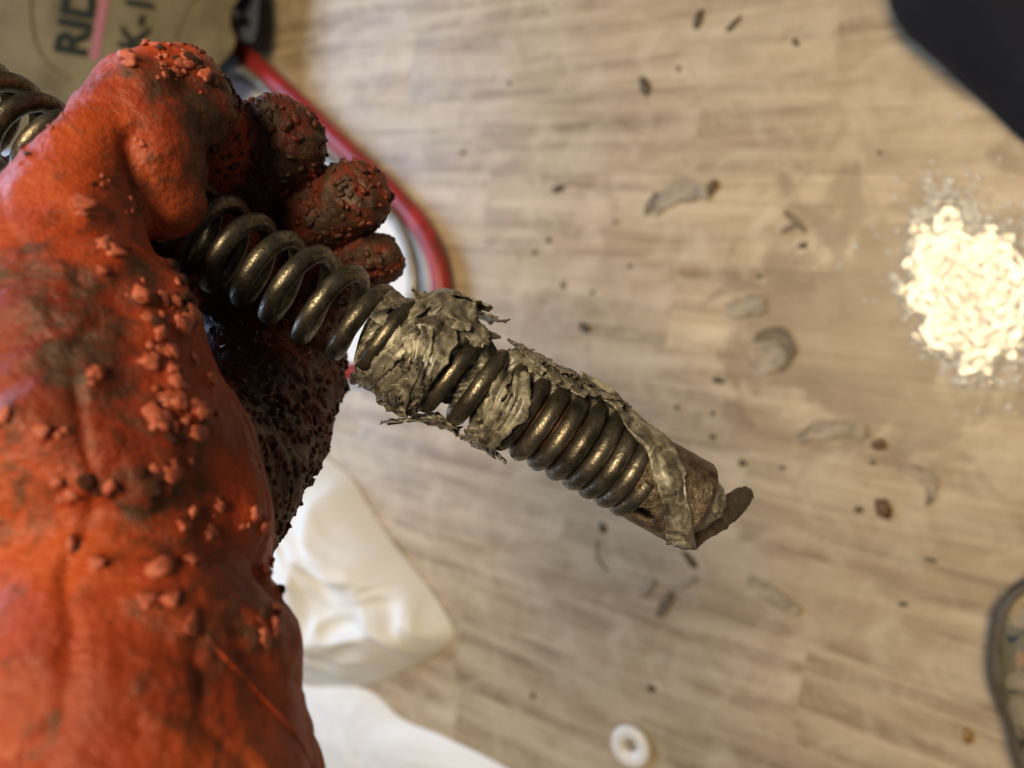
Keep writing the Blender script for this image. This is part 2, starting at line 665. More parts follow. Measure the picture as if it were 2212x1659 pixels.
cm = grid_mesh('coupling', coup, NU, NVV, True)
bmn = bmesh.new()
bmn.from_mesh(cm)
bmn.faces.ensure_lookup_table()
kill = []
for f in bmn.faces:
    c = f.calc_center_median() - A0
    s = c.dot(U)
    th = math.degrees(math.atan2(c.dot(WV), c.dot(NV)))
    for ss, tt, hs, ht in slots:
        if abs((s - ss) / hs) ** 3 + abs((th - tt) / ht) ** 3 < 1:
            kill.append(f)
            break
bmesh.ops.delete(bmn, geom=kill, context='FACES')
bmn.to_mesh(cm)
bmn.free()
cp = rel(obj('coupling', cm, M['coupling'], cable, label='rusted brown socket at the cable end'), A0)
solid(cp, 0.0022, 1.0)


# ------------------------------------------------------------------ pulp on the cable
def shred(name, parent, s0, th0, ds, dth, wid, r0, seed, lift=0.002, mat='paper', nu=26, nv=9):
    """a torn wrinkled strip lying on the cable from (s0, th0) along (ds, dth), free end lifted."""
    rg = random.Random(seed)
    L = math.hypot(ds, dth * 0.016)
    ax, ay = ds / L, dth * 0.016 / L
    wob = rg.uniform(-1, 1)

    def fn(u, v):
        b = v - 0.5
        taper = (0.35 + 0.65 * math.sin(math.pi * min(max(u * 0.92 + 0.06, 0), 1)) ** 0.6)
        ed = 1 + 0.55 * nz((u * 4, seed * 1.7, 1 if b > 0 else 2), 1.3) + 0.35 * nz((u * 13, seed * 1.1, 3 if b > 0 else 5), 1.0)
        w = b * wid * taper * ed
        le = u * L + (0.10 * L * nz((v * 5, seed, u), 1.2) if u > 0.8 or u < 0.1 else 0)
        cv = 0.16 * L * wob * math.sin(u * 2.6)
        x = le * ax - (w + cv) * ay
        y = le * ay + (w + cv) * ax
        s = s0 + x
        th = th0 + y / 0.016
        q = (x * 0.4 + seed * 0.05, w * 1.6 + seed * 0.013, seed * 0.37)
        rr = r0 + 0.0012 * (ridge(q, 190, 3, seed) - 1.0) + 0.0004 * nz(q, 700, seed) + lift * u ** 2 + 0.5 * lift * abs(b)
        return C(s, th, rr)
    o = rel(obj(name, grid_mesh(name, fn, nu, nv), M[mat], parent), A0)
    o.location = (0, 0, 0)
    solid(o, 0.00035)
    return o


def gss(x, c, w):
    return math.exp(-((x - c) / w) ** 2)


def win(x, a, b, e):
    return 1 / (1 + math.exp(-(x - a) / e)) / (1 + math.exp((x - b) / e))


def px_of(s):
    v = A0 + U * s - CAM
    return W / 2 + FPX * v.dot(RIGHT) / v.dot(FWD)


def lump(name, parent, pa, pb, rfun, seed, nu=150, nv=150, mat='paper'):
    sa, sb = sx(pa), sx(pb)

    def fn(u, v):
        s = sa + (sb - sa) * u
        th = -math.pi + 2 * math.pi * v
        deg = math.degrees(th)
        r = rfun(px_of(s), deg)
        q = Vector((s, math.cos(th) * 0.016, math.sin(th) * 0.016))
        tw = q + Vector((nz(q, 90, seed), nz(q, 90, seed + 3), nz(q, 90, seed + 5))) * 0.006
        tt = th * 0.016
        al, ac = 0.62 * s + 0.78 * tt, -0.78 * s + 0.62 * tt
        wv = 0.004 * nz((s, tt, 0), 120, seed)
        st_q = Vector((al * 0.30, ac + wv, seed))
        r += 0.0014 * (ridge(tw, 95, 2, seed) - 0.9) + 0.0013 * (ridge(st_q, 230, 2, seed + 4) - 0.9) + 0.0003 * nz(st_q, 900, seed)
        edge = min(u, 1 - u) / 0.06
        if edge < 1:
            r *= max(edge, 0.0) ** 0.5
        return C(s, th, max(r, 0.0005))
    return rel(obj(name, grid_mesh(name, fn, nu, nv, True), M[mat], parent), A0)


cl1 = obj('pulp_clump', None, label='thick matted clump of grey wet paper pulp bulging out of the open coils', cat='paper pulp')
cl1.location = A0


def r1(x, d):
    r = 0.0092
    r += 0.0030 * win(x, 800, 985, 6)
    r += 0.0052 * win(x, 862, 968, 6) * (0.55 + 0.45 * gss(d, 40, 60) + 0.3 * gss(d, -60, 40))
    r += 0.0078 * win(x, 872, 1010, 12) * gss(d, 82, 36)
    r += 0.0030 * win(x, 1000, 1075, 10) * gss(d, 95, 30)
    r += 0.0056 * win(x, 815, 955, 8) * gss(d, -96, 40)
    return r


lump('matted_pulp', cl1, 790, 1095, r1, 11.0, 190, 170)
spec1 = [  # px, deg, d px along axis, d deg, width mm, radius mm, lift mm
    (880, 95, 60, -10, 9, 21, 3), (930, 80, 70, 20, 8, 20, 3), (860, 70, 30, 30, 7, 18, 2), (960, 70, 50, -30, 8, 19, 1),
    (875, 50, 40, -60, 5, 17.5, 0.5), (900, 30, 30, -75, 5, 17.8, 0.6), (930, 20, 20, -60, 6, 17.8, 1.2), (885, 0, -20, -50, 5, 17.6, 0.6),
    (940, 55, 15, -70, 6, 18.4, 1), (915, -20, -30, -55, 8, 18, 1), (940, -25, -50, -60, 8, 18.3, 1), (880, -30, -30, -60, 9, 17.6, 1.5),
    (945, -35, -40, -65, 7, 18, 1.5), (900, -55, 20, -60, 8, 18.5, 3), (930, -60, -50, -50, 7, 19, 4), (860, -50, -20, -40, 9, 17.0, 2),
    (940, -60, -10, -50, 8, 17.6, 4), (1040, -84, -125, -16, 9, 15.8, 9), (1010, -92, -60, -8, 7, 15.5, 5), (985, -96, 60, 4, 7, 15.5, 2),
    (850, 20, 25, -70, 8, 14.2, 0.3), (815, 10, 15, 50, 8, 13, 0.5), (825, 40, 20, 40, 8, 14, 0.5), (900, 100, 80, -15, 10, 23, 2),
    (870, 110, 100, 10, 10, 22, 2), (950, 100, 70, -20, 8, 21, 2.5), (905, 65, 60, -25, 6, 20, 1), (835, -40, 40, -40, 8, 15, 1),
    (990, 60, 30, 30, 6, 16.8, 1), (890, 75, -20, -45, 4, 18.8, 1), (840, 75, 60, 10, 7, 18, 1.5), (925, -5, 25, -70, 4, 18.6, 1.5),
]
for i, (x, d, dx, dd, wd_, r_, lf) in enumerate(spec1):
    ds = sx(x + dx) - sx(x)
    shred('paper_shred', cl1, sx(x), math.radians(d), ds, math.radians(dd), wd_ / 1000, r_ / 1000, i + 1.0, lf / 1000)

cl2 = obj('pulp_clump', None, label='flatter patch of pale wet paper plastered where the tight turns begin', cat='paper pulp')
cl2.location = A0


def r2(x, d):
    r = 0.0080
    r += 0.0082 * win(x, 1052, 1118, 5) * win(d, -128, 38, 6)
    r += 0.0030 * win(x, 1075, 1150, 5) * win(d, -135, -92, 5)
    r += 0.0085 * win(x, 1040, 1300, 8) * win(d, 62, 140, 6) * (1 - 0.25 * win(x, 1100, 1130, 5))
    r += 0.0084 * win(x, 1085, 1190, 8) * win(d, 48, 140, 5)
    return min(r, 0.0180)


lump('matted_pulp', cl2, 1030, 1330, r2, 23.0, 190, 170)
spec2 = [
    (1065, 30, 20, -60, 6, 17.4, 0.6), (1090, 40, 10, -70, 7, 17.6, 0.8), (1100, 10, -5, -70, 8, 17.6, 0.6), (1075, -5, 15, -60, 7, 17.5, 0.6),
    (1095, -30, -15, -60, 9, 17.7, 0.8), (1070, -50, 20, -50, 8, 17.6, 1.0), (1105, -45, 20, -50, 6, 17.2, 0.8), (1080, -70, 40, -30, 7, 17.4, 1.2),
    (1110, -85, 40, -5, 6, 17.2, 1.2), (1060, 75, 70, 5, 9, 18.4, 1), (1100, 85, 80, -8, 9, 18.6, 1), (1150, 80, 70, 2, 8, 18.4, 1),
    (1130, 60, 50, -10, 6, 18.0, 1.2), (1165, 62, 45, -14, 5, 18.0, 1.2), (1200, 76, 80, 6, 7, 18.4, 0.8), (1085, 62, 40, -12, 6, 18, 1),
    (1040, 88, 50, 5, 8, 18, 1.5), (1230, 84, 70, -4, 7, 18.0, 0.8), (1140, 66, 10, -24, 5, 18.2, 1.2), (1210, 68, 20, -10, 4, 18.2, 1),
]
for i, (x, d, dx, dd, wd_, r_, lf) in enumerate(spec2):
    ds = sx(x + dx) - sx(x)
    shred('paper_shred', cl2, sx(x), math.radians(d), ds, math.radians(dd), wd_ / 1000, r_ / 1000, i + 51.0, lf / 1000)

# long strip draped over the tight turns and the coupling
le = [(1240, 822), (1276, 846), (1306, 869), (1332, 890), (1345, 918), (1364, 943), (1396, 976), (1406, 1015), (1420, 1054), (1431, 1085), (1437, 1124), (1440, 1172)]
re_ = [(1252, 806), (1292, 829), (1322, 848), (1354, 881), (1391, 916), (1422, 939), (1452, 971), (1477, 1012), (1482, 1035), (1484, 1075), (1492, 1110), (1503, 1186)]
le, re_ = catmull(le, 8), catmull(re_, 8)
NS, NW = len(le), 17


def strip(u, v):
    i = min(int(round(u * (NS - 1))), NS - 1)
    vv = v + 0.05 * nz((u * 26, 9 if v > .5 else 4, 0), 1.0)
    p = le[i] * (1 - vv) + re_[i] * vv
    q = on_cable(p[0], p[1], 0.0168)
    dirn = (q - A0)
    dirn = (dirn - U * dirn.dot(U)).normalized()
    fold = 0.0013 * (1 - abs(2 * ((v * 1.35 + 0.25 * math.sin(u * 5)) % 1) - 1)) + 0.0007 * nz((u * 9, v * 5, 2), 1.0) + 0.0003 * nz((u * 40, v * 12, 7), 1.0)
    return q + dirn * fold


st = obj('paper_strip', grid_mesh('paper_strip', strip, NS, NW), M['paper'],
         label='long pale folded strip of wet paper draped over the cable end', cat='paper strip')
solid(st, 0.0006)
st.data.transform(Matrix.Translation(-A1))
st.location = A1

# plug of pulp inside the socket mouth
pk = obj('pulp_plug', None, label='grey plug of paper pulp poking out of the socket mouth', cat='paper pulp')
s_t = sx(1502)


def plug(u, v):
    th = v * 2 * math.pi
    a = math.pi / 2 * u
    r = 0.0128 * math.cos(a) ** 0.6 if u < 1 else 0
    s = s_t - 0.012 + 0.0155 * math.sin(a) + 0.0032 * math.cos(th - 0.9) * math.sin(a)
    q = Vector((s, math.cos(th) * r, math.sin(th) * r))
    k = 0.0012 * ridge(q, 190, 3, 31)
    return C(s + k, th, max(r + 0.5 * k, 0))


rel(obj('pulp_mass', grid_mesh('pulp_mass', plug, 60, 90, True), M['paper'], pk), A0)
pk.location = A0
for i, (d, dd) in enumerate(((40, 50), (70, -40), (20, 60), (-10, 50))):
    shred('paper_shred', pk, s_t - 0.007, math.radians(d), 0.007, math.radians(dd), 0.010, 0.0105, 80 + i, -0.002)

# shred hanging from the socket, its shade painted in as a darker pulp
hl = catmull([(1500, 1150), (1512, 1112), (1540, 1090), (1580, 1062), (1604, 1052), (1622, 1060)], 10)
hr = catmull([(1503, 1186), (1532, 1163), (1562, 1144), (1592, 1118), (1612, 1095), (1626, 1072)], 10)


def hang(u, v):
    i = min(int(round(u * (len(hl) - 1))), len(hl) - 1)
    vv = v + 0.10 * nz((u * 11, 3 if v > .5 else 8, 0), 1.0) + 0.05 * nz((u * 37, 5 if v > .5 else 2, 0), 1.0)
    p = hl[i] * (1 - vv) + hr[i] * vv
    return P(p[0], p[1], 0.236 + 0.034 * u + 0.003 * math.sin(v * 4 + u * 3) + 0.0015 * nz((u * 9, v * 5, 1), 1.0))


hg = obj('hanging_shred', grid_mesh('hanging_shred', hang, len(hl), 13), M['shaded_pulp'],
         label='sodden shred coloured dark for shade dangling below the cable end', cat='shred')
solid(hg, 0.0012)
hg.data.transform(Matrix.Translation(-P(1503, 1170, .24)))
hg.location = P(1503, 1170, .24)

# ------------------------------------------------------------------ glove
def chain(lst):
    return [(P(x, y, d), r / 1000.0) for x, y, d, r in lst]


index_f = chain([(560, 640, .292, 15), (480, 350, .256, 17), (415, 250, .226, 16.5), (385, 222, .212, 16), (318, 238, .203, 15.0), (322, 350, .200, 16), (338, 425, .202, 13.5)])
middle_f = chain([(560, 640, .292, 16), (450, 460, .276, 15.5), (500, 395, .266, 15.5), (545, 350, .259, 17.5), (602, 314, .253, 16.6)])
ring_f = chain([(620, 700, .295, 16), (570, 548, .287, 14.5), (628, 502, .278, 13.4), (682, 468, .271, 14.8), (728, 444, .267, 13.6), (772, 424, .262, 13.6)])
little_f = chain([(660, 760, .292, 16), (690, 630, .289, 12.5), (745, 596, .281, 11.4), (806, 562, .275, 11.4)])
thumb = chain([(205, 318, .186, 9.5), (178, 400, .184, 13.5), (150, 482, .181, 18), (132, 590, .179, 23), (165, 735, .178, 30), (175, 930, .175, 32.5)])
palm = chain([(540, 690, .288, 27), (590, 800, .276, 29), (520, 930, .250, 30), (420, 1020, .215, 32), (300, 1100, .190, 36)])
heel = chain([(170, 880, .177, 31), (200, 1000, .172, 34), (226, 1170, .176, 33), (222, 1330, .166, 36.5), (240, 1500, .158, 41), (222, 1800, .150, 47), (190, 2200, .145, 56)])
tipfill = chain([(198, 322, .187, 9.5), (240, 272, .194, 11.5), (318, 240, .202, 13.5)])
web = chain([(215, 640, .205, 18), (300, 540, .240, 15), (370, 580, .266, 18), (540, 690, .288, 24)])
ulnar = chain([(540, 900, .250, 27), (475, 1050, .216, 20), (430, 1200, .190, 15)])
bump_c = chain([(430, 1030, .180, 13), (470, 1090, .178, 11)])


def sd_chain(p, ch):
    d = None
    for (a, ra), (b, rb) in zip(ch, ch[1:]):
        e = sd_cone(p, a, b, ra, rb)
        d = e if d is None else smin(d, e, 0.0025)
    return d


allp = np.array([list(a) for ch in (index_f, middle_f, ring_f, little_f, thumb, palm, heel) for a, r in ch])
allr = np.array([r for ch in (index_f, middle_f, ring_f, little_f, thumb, palm, heel) for a, r in ch])
lo = (allp - allr[:, None]).min(0) - 0.006
hi = (allp + allr[:, None]).max(0) + 0.006

axis0 = np.array(A0, np.float32)
uax = np.array(U, np.float32)


def sd_glove(p):
    d_i, d_m, d_r, d_l = (sd_chain(p, c) for c in (index_f, middle_f, ring_f, little_f))
    d_t, d_p, d_h, d_b = (sd_chain(p, c) for c in (thumb, palm, heel, bump_c))
    body = smin(d_p, d_h, 0.010)
    body = smin(body, d_t, 0.010)
    body = smin(body, d_b, 0.012)
    body = smin(body, sd_chain(p, web), 0.006)
    body = smin(body, sd_chain(p, ulnar), 0.008)
    fing = smin(smin(d_m, d_r, 0.0015), d_l, 0.0015)
    d = smin(body, fing, 0.005)
    d = smin(d, d_i, 0.0025)
    d = smin(d, sd_chain(p, tipfill), 0.004)
    # room for the cable that the hand closes round
    q = p - axis0
    t = q @ uax
    rad = np.linalg.norm(q - t[:, None] * uax, axis=1)
    return np.maximum(d, 0.0157 - rad)


V, Q = surface_nets(sd_glove, lo, hi, 0.0014)
palmset = np.minimum.reduce([sd_chain(V.astype(np.float32), c) for c in (palm[:4], middle_f, ring_f, little_f)])
backset = np.minimum.reduce([sd_chain(V.astype(np.float32), c) for c in (thumb, heel)])
idxset = sd_chain(V.astype(np.float32), index_f)
soil_shade = np.clip((np.minimum(backset, idxset) - palmset) / 0.010 + 0.45, 0, 1)  # grime mask that also paints shade into the palm and finger colour
for qx, qy, dd, rr_, am in ((110, 720, .152, .018, .32), (185, 840, .150, .016, .30), (210, 640, .152, .013, .30), (300, 360, .184, .010, .12), (420, 230, .205, .016, .30),
                            (440, 330, .210, .018, .65), (350, 1050, .150, .014, .4), (560, 1250, .150, .016, .25), (250, 470, .178, .012, .2), (480, 1400, .135, .02, .3)):  # dirt blobs, plus painted shade between index and middle finger
    soil_shade += am * np.exp(-(np.linalg.norm(V - np.array(P(qx, qy, dd)), axis=1) / rr_) ** 2)
soil_shade = np.clip(soil_shade, 0, 0.62)
gm = bpy.data.meshes.new('glove')
gm.from_pydata(V.tolist(), [], Q.tolist())
gm.update()
gm.polygons.foreach_set('use_smooth', [True] * len(gm.polygons))
bmg = bmesh.new()
bmg.from_mesh(gm)
for _ in range(3):
    bmesh.ops.smooth_vert(bmg, verts=bmg.verts, factor=0.5, use_axis_x=True, use_axis_y=True, use_axis_z=True)
bmg.normal_update()
bmg.verts.ensure_lookup_table()
for i, v in enumerate(bmg.verts):
    c = v.co.copy()
    so = soil_shade[i]
    d = 0.0022 * nz(c, 44, 1) + 0.0010 * (ridge(c, 40, 2, 5) - 0.8) * (0.5 + 0.8 * so)
    d += (0.0003 + 0.0012 * so) * nz(c, 190, 2) + (0.0001 + 0.0009 * so) * nz(c, 430, 3)
    wq = c + Vector((nz(c, 30, 8), nz(c, 30, 9), nz(c, 30, 10))) * 0.02
    d -= 0.0016 * math.exp(-(nz(wq, 26, 12) / 0.055) ** 2) * (0.4 + 0.6 * max(0, nz(c, 25, 14) + 0.3))
    v.co = c + v.normal * d
bmg.to_mesh(gm)
bmg.normal_update()
bvh = BVHTree.FromBMesh(bmg)
bmg.free()
att = gm.attributes.new('soil_shade', 'FLOAT', 'POINT')
att.data.foreach_set('value', soil_shade.astype(np.float32))
GO = P(250, 1500, .16)
gm.transform(Matrix.Translation(-GO))
glove = obj('work_glove', gm, M['glove'],
            label='grimy orange rubber work glove with crumbled surface closed round the drain cable', cat='glove')
glove.location = GO


# moulding seam running over the wrist
sp_ = catmull([(370, 1290), (440, 1370), (520, 1455), (590, 1530), (640, 1590), (672, 1650)], 8)
seam = []
for x_, y_ in sp_:
    l_, n_, f_, d_ = bvh.ray_cast(CAM, ray(x_, y_).normalized())
    if l_ is not None:
        seam.append(l_ - n_ * 0.0003 - GO)
if len(seam) > 3:
    obj('moulding_seam', tube_mesh('moulding_seam', seam, lambda t: 0.0002 + 0.0006 * math.sin(math.pi * min(t * 1.2, 1.0) * 0.5), 8), M['glove'], glove)

# crumbs of rubber standing off the glove
def crumb_mesh(seed, sub=1):
    b = bmesh.new()
    bmesh.ops.create_icosphere(b, subdivisions=sub, radius=1.0)
    for v in b.verts:
        k = 1 + 0.85 * noise.noise(v.co * 2.1 + Vector((seed * 5.1, seed * 2.7, 0))) + 0.55 * noise.noise(v.co * 4.6 + Vector((0, seed * 4.3, seed)))
        v.co = Vector((v.co.x * k, v.co.y * k * 0.9, v.co.z * k * 0.7))
    me = bpy.data.meshes.new('rubber_nub')
    b.to_mesh(me)
    b.free()
    me.polygons.foreach_set('use_smooth', [True] * len(me.polygons))
    return me


nub_meshes = [crumb_mesh(k, 2) for k in range(8)]
for k_, m_ in enumerate(nub_meshes):
    m_.materials.append(M['crumb'] if k_ % 3 == 2 else M['nub'])


def hit(px, py):
    r = ray(px, py).normalized()
    loc, nor, fi, dist = bvh.ray_cast(CAM, r)
    return loc, nor


def put_nub(loc, nor, size, rg, flat=0.75):
    o = bpy.data.objects.new('rubber_nub', nub_meshes[rg.randrange(8)])
    COL.objects.link(o)
    o.parent = glove
    z = nor.normalized()
    x = z.orthogonal().normalized()
    x = Matrix.Rotation(rg.random() * 6.28, 3, z) @ x
    y = z.cross(x)
    o.matrix_parent_inverse = Matrix.Identity(4)
    q = loc + z * size * 0.15 * flat - GO
    R = Matrix(((x.x, y.x, z.x, 0), (x.y, y.y, z.y, 0), (x.z, y.z, z.z, 0), (0, 0, 0, 1)))
    o.matrix_local = Matrix.Translation(q) @ R @ Matrix.Diagonal((size * rg.uniform(.8, 1.35), size * rg.uniform(.7, 1.2), size * flat * rg.uniform(.7, 1.5), 1))


rg = random.Random(5)
# clusters seen on the glove: px, py, spread, count, size mm
clusters = [(245, 560, 34, 9, 1.7), (355, 660, 40, 16, 1.5), (395, 690, 30, 14, 1.5), (330, 770, 45, 12, 1.5), (380, 830, 45, 14, 1.5),
            (400, 900, 40, 14, 1.5), (350, 900, 45, 12, 1.5), (220, 810, 25, 4, 1.7), (300, 640, 30, 5, 1.6), (360, 1020, 50, 9, 1.6),
            (440, 1130, 40, 6, 1.5), (160, 1185, 12, 2, 1.6), (210, 1225, 10, 2, 1.6), (355, 1235, 16, 3, 1.5), (320, 1305, 22, 6, 1.6),
            (405, 1215, 14, 2, 1.4), (425, 1225, 10, 2, 1.4), (400, 1350, 12, 2, 1.4), (570, 1340, 24, 7, 1.5), (590, 1290, 24, 5, 1.5), (560, 1240, 24, 4, 1.5),
            (540, 1120, 22, 5, 1.6), (330, 120, 40, 10, 1.5), (350, 135, 40, 10, 1.4), (400, 140, 30, 8, 1.4), (430, 170, 30, 8, 1.4), (290, 300, 12, 2, 1.7),
            (370, 165, 22, 8, 1.4), (130, 245, 16, 5, 1.5), (60, 340, 18, 3, 1.5), (100, 290, 20, 4, 1.5), (180, 440, 26, 4, 1.6),
            (210, 400, 30, 4, 1.3), (20, 900, 20, 2, 1.7), (130, 920, 26, 3, 1.6), (230, 1050, 30, 4, 1.5), (130, 1060, 36, 4, 1.5),
            (290, 440, 26, 5, 1.4), (375, 600, 20, 6, 1.4), (420, 640, 20, 8, 1.4)]
spots = []
for x, y, sp, n, sz in clusters:
    for _ in range(n):
        loc, nor = hit(rg.gauss(x, sp * .6), rg.gauss(y, sp * .6))
        if loc is not None:
            spots.append((loc.copy(), nor.copy(), sz / 1000 * rg.choice((0.35, 0.5, 0.7, 0.95, 1.35))))
# the rubber swells into a pimple under each torn nub
gv = np.empty(len(gm.vertices) * 3)
gm.vertices.foreach_get('co', gv)
gv = gv.reshape(-1, 3)
gn = np.empty(len(gm.vertices) * 3)
gm.vertices.foreach_get('normal', gn)
gn = gn.reshape(-1, 3)
lift = np.zeros(len(gv))
for loc, nor, sz in spots:
    d2 = ((gv - np.array(loc - GO)) ** 2).sum(1)
    lift = np.maximum(lift, 0.75 * sz * np.exp(-d2 / (1.7 * sz) ** 2))
gm.vertices.foreach_set('co', (gv + gn * lift[:, None]).ravel())
gm.update()
for loc, nor, sz in spots:
    put_nub(loc + nor * sz * 0.65, nor, sz, rg, 0.6)

# dense grimy crumbs over palm and fingers: one joined part
unit = crumb_mesh(3, 1)
uv_ = np.array([v.co[:] for v in unit.vertices])
uf_ = [tuple(p.vertices) for p in unit.polygons]
polyc = V[Q].mean(1)
gx = np.minimum.reduce([sd_chain(polyc.astype(np.float32), c) for c in (palm[:4], middle_f, ring_f, little_f)])
gb = np.minimum.reduce([sd_chain(polyc.astype(np.float32), c) for c in (thumb, heel)])
cand = np.where(gx < gb - 0.002)[0]
cv, cf = [], []
pick = [int(cand[rg.randrange(len(cand))]) for _ in range(3000)]
for k in pick:
    a = V[Q[k]]
    nrm = Vector(np.cross(a[2] - a[0], a[3] - a[1]))
    if nrm.length < 1e-9:
        continue
    loc, nor, fi, ds = bvh.find_nearest(Vector(a.mean(0)))
    z = nor.normalized()
    x = Matrix.Rotation(rg.random() * 6.28, 3, z) @ z.orthogonal().normalized()
    y = z.cross(x)
    sz = 0.0012 * rg.uniform(0.4, 1.8)
    R = np.array([list(x * rg.uniform(.7, 1.5)), list(y * rg.uniform(.5, 1.1)), list(z * rg.uniform(.7, 1.5))])
    pts = uv_ @ R * sz + np.array(loc - GO)
    b0 = len(cv) * len(uv_)
    cv.append(pts)
    cf += [tuple(b0 + q for q in f) for f in uf_]
obj('rubber_crumbs', mesh('rubber_crumbs', np.concatenate(cv).tolist(), cf), M['crumb'], glove, kind='stuff')

# ------------------------------------------------------------------ drain machine (upper left)
mach = obj('drain_machine', None, label='drain cleaning machine with olive beige housing, dark lettering and red tube frame', cat='machine')
MO = F(300, 200)
mach.location = MO


def relo(o, loc):
    o.data.transform(Matrix.Translation(-loc))
    return o


outl = catmull([(-320, -330), (200, -340), (520, -320), (540, -150), (530, -30), (503, 22), (501, 58), (511, 84), (502, 112),
                (470, 148), (420, 176), (300, 262), (100, 318), (-320, 330)], 5)
HD = 0.95
vs, fs = [], []
layers = [(HD + .09, 1.0, 0), (HD + .008, 1.0, 0), (HD + .002, 0.992, 0), (HD, 0.975, 0)]
cen = outl.mean(0)
no = len(outl)
for d, k, _ in layers:
    for p in outl:
        q = cen + (p - cen) * k
        vs.append(P(q[0], q[1], d))
for l in range(len(layers) - 1):
    for i in range(no):
        j = (i + 1) % no
        fs.append((l * no + i, l * no + j, (l + 1) * no + j, (l + 1) * no + i))
fs.append(tuple(range((len(layers) - 1) * no, len(layers) * no)))
hz = obj('housing', mesh('housing', vs, fs), M['housing'], mach, smooth=False)
relo(hz, MO)


def flat_text(txt, px, py, cap_px, ang, depth, name, bold=0.0):
    cu = bpy.data.curves.new(name, 'FONT')
    cu.body = txt
    cu.size = 1.0
    cu.offset = bold
    cu.extrude = 0.01
    t = bpy.data.objects.new('tmp', cu)
    COL.objects.link(t)
    bpy.context.view_layer.update()
    me = bpy.data.meshes.new_from_object(t.evaluated_get(bpy.context.evaluated_depsgraph_get()))
    bpy.data.objects.remove(t)
    k = cap_px / 0.69 / FPX * depth
    ca, sa = math.cos(ang), math.sin(ang)
    X = RIGHT * ca + UP * sa
    Y = -RIGHT * sa + UP * ca
    Z = X.cross(Y)
    o0 = P(px, py, depth)
    Mx = Matrix(((X.x * k, Y.x * k, Z.x * .05, o0.x), (X.y * k, Y.y * k, Z.y * .05, o0.y), (X.z * k, Y.z * k, Z.z * .05, o0.z), (0, 0, 0, 1)))
    me.transform(Mx)
    o = obj(name, me, M['letters'], mach, smooth=False)
    relo(o, MO)
    return o


TA = math.radians(80)
flat_text('RIDGID', 182, 126, 66, TA, HD - 0.0008, 'lettering', 0.040)
flat_text('K-1500', 312, 116, 58, TA, HD - 0.0008, 'lettering', 0.026)
sa_, sb_ = (203, 128), (236, -70)
sv = [P(sa_[0] - 10, sa_[1], HD - .0006), P(sa_[0] + 10, sa_[1] + 2, HD - .0006), P(sb_[0] + 11, sb_[1], HD - .0006), P(sb_[0] - 11, sb_[1], HD - .0006)]
st_ = obj('stripe', mesh('stripe', sv, [(0, 1, 2, 3)]), M['stripe'], mach, smooth=False)
relo(st_, MO)
arc = catmull([(70, -40), (66, 30), (78, 100), (108, 146), (150, 172)], 8)
relo(obj('moulded_rim', tube_mesh('moulded_rim', [P(x, y, HD + .0005) for x, y in arc], 0.0028, 8), M['housing'], mach), MO)
arc2 = catmull([(430, -20), (395, 40), (380, 90), (398, 150)], 8)
relo(obj('moulded_rim', tube_mesh('moulded_rim', [P(x, y, HD + .0005) for x, y in arc2], 0.0022, 8), M['housing'], mach), MO)
# bolt boss on the edge of the housing
relo(obj('bolt', tube_mesh('bolt', [P(512, 32, HD + .05), P(512, 32, HD + .005)], 0.0075, 14), M['black'], mach), MO)
bl = [(500, -60), (552, -60), (560, 0), (556, 60), (548, 92), (520, 84), (506, 40)]
bv = [P(x, y, HD + .03) for x, y in bl] + [P(x, y, HD + .07) for x, y in bl]
n_ = len(bl)
bf = [tuple(range(n_)), tuple(range(2 * n_ - 1, n_ - 1, -1))] + [(i, i + n_, (i + 1) % n_ + n_, (i + 1) % n_) for i in range(n_)]
relo(obj('bracket', mesh('bracket', bv, bf), M['blue'], mach, smooth=False), MO)
fr_pts = catmull([(380, 60, 1.03), (500, 108, 1.015), (572, 160, 1.0), (650, 232, .98), (740, 318, .945), (840, 412, .905), (915, 500, .875), (950, 590, .862),
                  (945, 690, .862), (880, 765, .870), (780, 800, .88), (650, 800, .89)], 10)
relo(obj('frame_tube', tube_mesh('frame_tube', [P(*p) for p in fr_pts], lambda t: 0.0170 - 0.006 * t, 18), M['red'], mach), MO)
cr = catmull([(470, 150, .99), (520, 150, .99), (560, 178, .985), (600, 225, .975), (660, 300, .95), (770, 400, .90), (850, 470, .882), (888, 560, .872), (890, 660, .87), (850, 740, .87)], 10)
relo(obj('brace_tube', tube_mesh('brace_tube', [P(*p) for p in cr], lambda t: 0.0055 + 0.003 * t, 14), M['grey'], mach), MO)
ju = catmull([(455, 168, .99), (480, 140, .99), (505, 118, .99)], 8)
relo(obj('bracket', tube_mesh('bracket', [P(*p) for p in ju], 0.018, 14), M['blue'], mach), MO)
for lx, ly in ((480, 130), (380, 60)):
    top = P(lx, ly, 1.02)
    relo(obj('frame_leg', tube_mesh('frame_leg', [top, Vector((top.x - .10, top.y + .05, 0))], 0.012, 14), M['red'], mach), MO)


